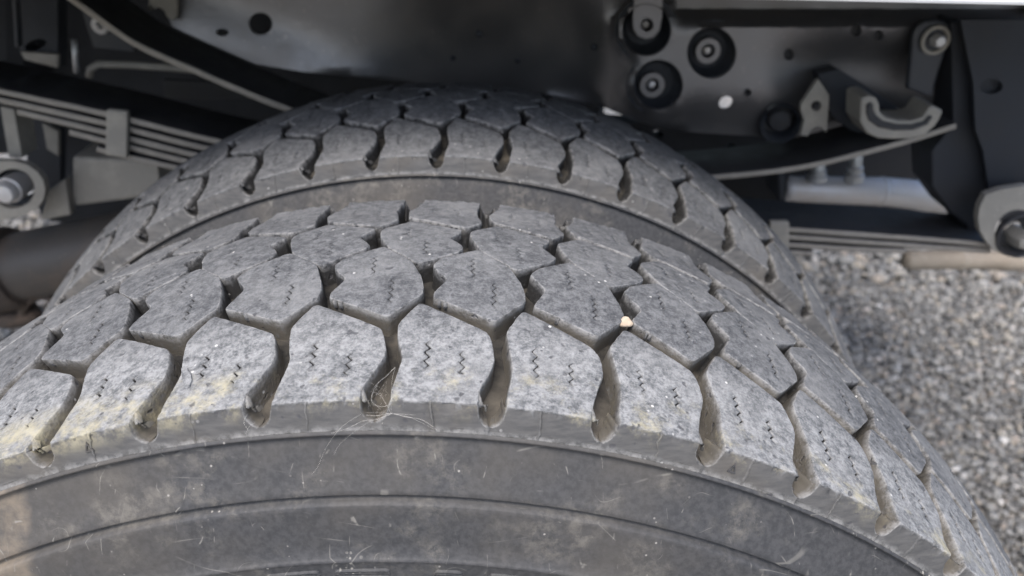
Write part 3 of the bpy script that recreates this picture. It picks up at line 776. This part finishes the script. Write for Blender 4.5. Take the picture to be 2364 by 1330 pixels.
# ------------------------------------------------------------------ left side: eye, plates, box, axle tube
Y = 0.40
k = mm(25, 437, Y); ce = at(25, 437, Y)
EYE = thing('shackle_plate', 'pale round-ended shackle plate with a big bolt head at the left edge', 'shackle', ce)
ring_o = [(104, 437), (100, 460), (86, 482), (60, 496), (20, 506), (-30, 520), (-80, 500), (-80, 370), (-10, 372), (30, 372), (62, 380), (86, 397), (100, 417)]
under(plate('plate', ring_o, Y, .008, GREY, None, [ell(30, 436, 50, 46)], None, None, .002), EYE)
under(lathe('bolt', [(.03, 30 * k), (-.003, 30 * k), (-.004, 26 * k), (-.010, 25 * k), (-.013, 20 * k), (-.014, .0001)], at(24, 437, Y), (0, 1, 0), STEEL, n=24), EYE)
under(lathe('bush', [(.012, 60 * k), (.016, 30 * k)], at(30, 437, Y), (0, 1, 0), BLACKM), EYE)
def single(name, pts, Y, th, material, label, cat, **kw):
    return tag(plate(name, pts, Y, th, material, None, **kw), label, cat)
single('spring_plate', [(0, 246), (32, 253), (52, 366), (20, 364)], .425, .03, GREY, 'pale slanted flat bar hanging below the spring at the left edge', 'bracket')
single('side_plate', [(60, 262), (140, 285), (140, 420), (62, 420)], .50, .012, BLACKM, 'dark upright plate below the left half of the spring', 'plate')
single('small_plate', [(97, 284), (134, 303), (135, 362), (108, 345)], .49, .006, GREY, 'small pale plate fixed on the dark upright plate below the spring', 'plate')
single('triangle_bracket', [(92, 510), (113, 440), (150, 413), (163, 496)], .43, .012, GREY, 'pale triangular bracket standing on the dark axle tube', 'bracket')
single('spring_saddle', [(165, 362), (364, 372), (372, 440), (330, 458), (165, 478)], .44, .09, GREY, 'boxy spring saddle under the leaf pack left of the inner tyre', 'saddle', bev=.004)
AX = thing('axle_tube', 'thick dark axle tube with a rusty flange at the lower left', 'axle tube', at(20, 620, .46))
a, b_ = at(-40, 632, .455), at(420, 545, .455); k = mm(100, 600, .455); ax = (b_ - a).normalized()
under(lathe('tube', [(0, 80 * k), ((b_ - a).length + .1, 80 * k)], a, ax, TUBEM, n=48), AX)
under(lathe('flange', [(-.2, 98 * k), (.035, 98 * k), (.042, 92 * k), (.044, 80 * k)], a, ax, RUST, n=48), AX)
under(tube('pipe_clamp', [at(95 + 46 * math.cos(t * .2 + 2.9), 735 + 52 * math.sin(t * .2 + 2.9), .44) for t in range(18)], .0045, RUST, None, 10), AX)
under(blob('flange_lump', at(25, 728, .45), .022, RUST, 8, None, (1.4, 1, .7)), AX)
# upper left corner
single('crossmember_plate', [(38, -80), (132, -80), (134, 158), (56, 138), (46, 118)], .53, .02, BLACKM, 'dark upright cross plate in the upper left corner', 'plate', holes=[ell(82, 104, 26, 12, rot=-.3)])
single('lit_flange', [(46, 120), (133, 126), (133, 157), (56, 138)], .522, .006, GREY, 'thin lit flange below the dark cross plate in the upper left', 'flange')
single('edge_strip', [(21, -80), (30, -80), (39, 60), (42, 110), (34, 110), (30, 40)], .50, .01, BLACK, 'narrow upright steel strip in the upper left corner', 'strip')
tag(tube('brake_rod', [at(171, 92, .5), at(174, 130, .5), at(177, 168, .5)], .0028, ZINC), 'short pale upright rod left of the helper leaf', 'rod')
tag(tube('brake_line', [at(206, 178, .5), at(208, 160, .5), at(226, 148, .5), at(300, 150, .5), at(400, 157, .5), at(520, 168, .5)], .0036, GREY, None, 10), 'thin pale brake pipe with a hooked end under the helper leaf', 'pipe')
single('gusset_plate', [(186, 20), (300, 60), (310, 120), (215, 110)], .54, .01, BLACK, 'dark gusset plate under the helper leaf at the upper left', 'plate')
k = mm(233, 58, .535)
tag(lathe('frame_bolt', [(.008, 20 * k), (-.002, 20 * k), (-.003, 17 * k), (-.003, 9 * k), (-.010, 8 * k), (-.012, 5 * k), (-.0125, .0001)], at(233, 58, .535), (0, 1, 0), STEEL, n=20), 'bolt with a dark washer on the gusset plate at the upper left', 'bolt')
single('heat_shield', [(375, 184), (640, 196), (640, 225), (470, 232), (378, 226)], .62, .006, LEAF, 'faint brown heat shield behind the leaf springs left of the inner tyre', 'shield')

# ------------------------------------------------------------------ right side
single('link_bracket', [(1850, 240), (1889, 183), (1914, 220), (1911, 270), (1908, 306), (1896, 294), (1886, 291), (1872, 299), (1865, 314), (1849, 312), (1857, 277), (1849, 255)], .415, .006, GREY, 'small pale bracket with a bolt and a notched foot beside the tube stub', 'bracket', holes=[ell(1885, 245, 12, 12)])
single('slanting_bar', [(1888, 172), (1935, 160), (2010, 205), (2075, 250), (2110, 285), (2030, 330), (1960, 300), (1918, 268)], .425, .02, BLACKM, 'dark slanting bar between the small bracket and the bump stop', 'bar')
k = mm(1885, 245, .42)
tag(lathe('link_bolt', [(.02, 13 * k), (0, 13 * k), (-.003, 9 * k), (-.0035, .0001)], at(1885, 246, .424), (0, 1, 0), RUBBER, n=16), 'dark round bolt in the small pale bracket', 'bolt')
z5 = lambda L: [(1800 + x / 4.156, y / 4.156) for x, y in L]
BUMP = thing('bump_pad', 'pale curved bump pad cradling the right end of the helper leaf', 'bump pad', at(2080, 300, .38))
under(plate('pad', z5([(772, 1170), (782, 950), (820, 928), (870, 920), (930, 940), (958, 1000), (962, 1080), (1020, 1130), (1130, 1156), (1250, 1160), (1370, 1130), (1410, 1070), (1445, 1012), (1510, 1030), (1572, 1065), (1540, 1140), (1490, 1215), (1400, 1290), (1250, 1330), (1100, 1338), (950, 1330), (840, 1285)]), .368, .035, GREY, None, (), None, None, .004), BUMP)
under(plate('rubber_insert', z5([(838, 1010), (870, 985), (900, 995), (905, 1060), (930, 1110), (1000, 1165), (1130, 1196), (1270, 1198), (1390, 1165), (1440, 1110), (1475, 1120), (1420, 1200), (1280, 1252), (1100, 1256), (950, 1225), (860, 1160), (835, 1090)]), .366, .006, RUBBER, None, (), None, None, .001), BUMP)
STR = thing('shackle_strap', 'dark round-topped strap with a bolt at the upper right', 'strap', at(2140, 140, .42))
under(plate('strap', [(2095, 206), (2108, 80), (2116, 62), (2135, 49), (2160, 45), (2184, 50), (2194, 62), (2190, 100), (2166, 170), (2152, 226)], .42, .008, BLACK, None, (), None, None, .002), STR)
k = mm(2160, 95, .42)
under(lathe('washer', [(0, 33 * k), (-.003, 33 * k), (-.0035, 30 * k), (-.0035, 26 * k), (.0, 24 * k)], at(2157, 92, .419), (0, 1, 0), GREY, n=28), STR)
under(lathe('bolt', [(0, 16 * k), (-.008, 15 * k), (-.010, 11 * k), (-.0105, .0001)], at(2160, 92, .419), (0, 1, 0), STEEL, n=6), STR)
HNG = thing('spring_hanger', 'big black spring hanger plate at the right edge', 'hanger', at(2280, 300, .40))
under(plate('face_plate', [(2218, 46), (2430, 46), (2430, 446), (2284, 446), (2270, 348), (2252, 300), (2247, 192)], .40, .006, BLACKM, None, [ell(2288, 200, 27, 17)], None, None, .002), HNG)
under(lathe('hole_blocker', [(.004, 30 * mm(2288, 200, .4)), (.004, .0001)], at(2288, 200, .4025), (0, 1, 0), BLACKM), HNG)  # disc added behind the hole to keep it dark
under(plate('side_plate', [(2196, 50), (2222, 48), (2250, 192), (2256, 300), (2272, 348), (2290, 450), (2262, 580), (2230, 520), (2196, 492), (2152, 432), (2150, 350), (2200, 290)], .415, .045, BLACKM, None, (), None, None, .002), HNG)
E2 = thing('spring_eye', 'pale round spring eye plate with a hub bolt at the right edge', 'spring eye', at(2350, 520, .37))
under(plate('plate', [(2258, 505), (2262, 478), (2276, 450), (2310, 438), (2364, 430), (2440, 432), (2440, 600), (2330, 592), (2296, 580), (2276, 556), (2262, 532)], .372, .008, GREY, None, [ell(2352, 540, 56, 56)], None, None, .003), E2)
k = mm(2352, 540, .37)
under(lathe('bush', [(.0, 57 * k), (-.004, 55 * k), (-.005, 50 * k), (.004, 46 * k), (.010, 40 * k), (.012, 20 * k)], at(2352, 540, .374), (0, 1, 0), RUBBER), E2)
under(lathe('bolt', [(.016, 24 * k), (-.004, 22 * k), (-.008, 16 * k), (-.009, .0001)], at(2358, 553, .374), (0, 1, 0), GREY, n=6), E2)
MUF = thing('grey_cylinder', 'light grey metal cylinder with two plated fittings behind the right spring', 'cylinder', at(2000, 440, .53))
a, b_ = at(1810, 436, .53), at(2040, 442, .53); k = mm(1950, 440, .53); ax = (b_ - a).normalized(); L = (b_ - a).length
under(lathe('barrel', [(0, .0005), (0, 24 * k), (.003, 29 * k), (.006, 30 * k), (L * .96, 33 * k), (L * .965, 34.5 * k), (L * .99, 34.5 * k), (L, 33 * k)], a, ax, STEEL), MUF)
under(lathe('cone', [(0, 33 * k), (L * .3, 34 * k), (L * .75, 44 * k), (L * .9, 46 * k), (L * .92, 30 * k), (L * .92, .0005)], b_, at(2240, 462, .53) - b_, STEEL), MUF)
for (px, py, py2, r) in ((1887, 372, 408, 15), (1974, 352, 412, 13)):
    lo, hi = at(px - 3, py2 + 6, .515), at(px + 5, py, .515); l = (hi - lo).length
    under(lathe('fitting', [(0, r * 1.6 * k), (l * .25, r * 1.6 * k), (l * .28, r * 1.25 * k), (l * .5, r * 1.3 * k), (l * .53, r * k), (l, r * .9 * k), (l + .003, r * .6 * k), (l + .003, .0002)], lo, hi - lo, ZINC, n=18), MUF)
under(plate('end_strap', [(1797, 400), (1812, 402), (1812, 470), (1800, 470)], .50, .05, BLACKM), MUF)
a, b_ = at(2088, 601, .66), at(2480, 601, .66); k = mm(2200, 600, .66); L = (b_ - a).length
TP = tag(lathe('tail_pipe', [(-.004, .0003), (-.003, 10 * k), (0, 18 * k), (.006, 22 * k), (L * .3, 22 * k), (L * .30 + .003, 24 * k), (L * .33, 24 * k), (L * .33 + .003, 22 * k), (L * .55, 22 * k), (L * .55 + .003, 25 * k), (L * .6, 25 * k), (L, 25 * k)], a, b_ - a, TAN), 'tan dusty pipe lying low behind the right spring eye above the gravel', 'pipe')
# ------------------------------------------------------------------ truck body and added dark blockers deep under it
YB = 0.135
e0, e1 = at(1700, 0, YB), at(2364, 14, YB); zb = (e0.z + e1.z) / 2
BODY = thing('truck_body', 'white body of the truck, only its lower edge showing at the top right corner', 'truck body', (0, .9, zb))
x0, x1, y1, zt = -1.15, 0.56, 1.75, 0.95  # unseen body size chosen for the light it blocks and lets in
under(box('side_panel', (x0, YB, zb), (x1, YB + .004, zt), WHITE, None, .002), BODY)
under(box('far_panel', (x0, y1 - .02, zb), (x1, y1, zt), WHITE, None, .002), BODY)
under(box('floor', (x0, YB + .006, zb + .012), (x1, y1 - .022, zb + .085), UNDER, None, 0), BODY)
under(box('roof', (x0, YB, zt + .002), (x1, y1, zt + .03), WHITE, None, .01), BODY)
under(box('end_wall', (x0 - .03, YB, zb), (x0 - .002, y1, zt), WHITE, None, .002), BODY)
under(box('end_wall', (x1 + .002, YB, zb), (x1 + .03, y1, zt), WHITE, None, .002), BODY)
single('gap_blocker', [(1400, 280), (1740, 300), (1856, 300), (1870, 380), (1870, 520), (1700, 520), (1650, 455), (1380, 455)], .60, .03, UNDER, 'dark blocker panel added behind the gap above the helper leaf', 'blocker', holes=[ell(1519, 310, 14, 8, rot=.5), ell(1688, 337, 11, 6)])  # added plate hides bright ground; its holes make the light spots
tk = thing('left_blocker', 'big black light blocker added deep under the body at the left', 'tank', at(200, 300, .8))  # invented box that keeps bright ground out of view
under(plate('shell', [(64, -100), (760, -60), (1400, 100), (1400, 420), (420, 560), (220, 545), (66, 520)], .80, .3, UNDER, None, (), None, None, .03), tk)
single('far_left_blocker', [(-260, -100), (60, -100), (60, 372), (-260, 372)], .74, .2, UNDER, 'black light blocker added deep under the body at the far left', 'tank', bev=.03)  # second invented box, keeps the upper left dark
single('right_blocker', [(1835, 330), (2390, 300), (2390, 520), (1835, 512)], .80, .12, UNDER, 'black blocker panel added deep under the body behind the grey cylinder', 'panel', bev=.02)  # made-up panel that stops bright ground showing behind the cylinder
single('upper_right_blocker', [(1835, -90), (2390, -90), (2390, 298), (1835, 328)], .78, .1, UNDER, 'black blocker box added deep under the body behind the right end of the rail', 'box', bev=.02)  # made-up box that keeps the space behind the rail dark
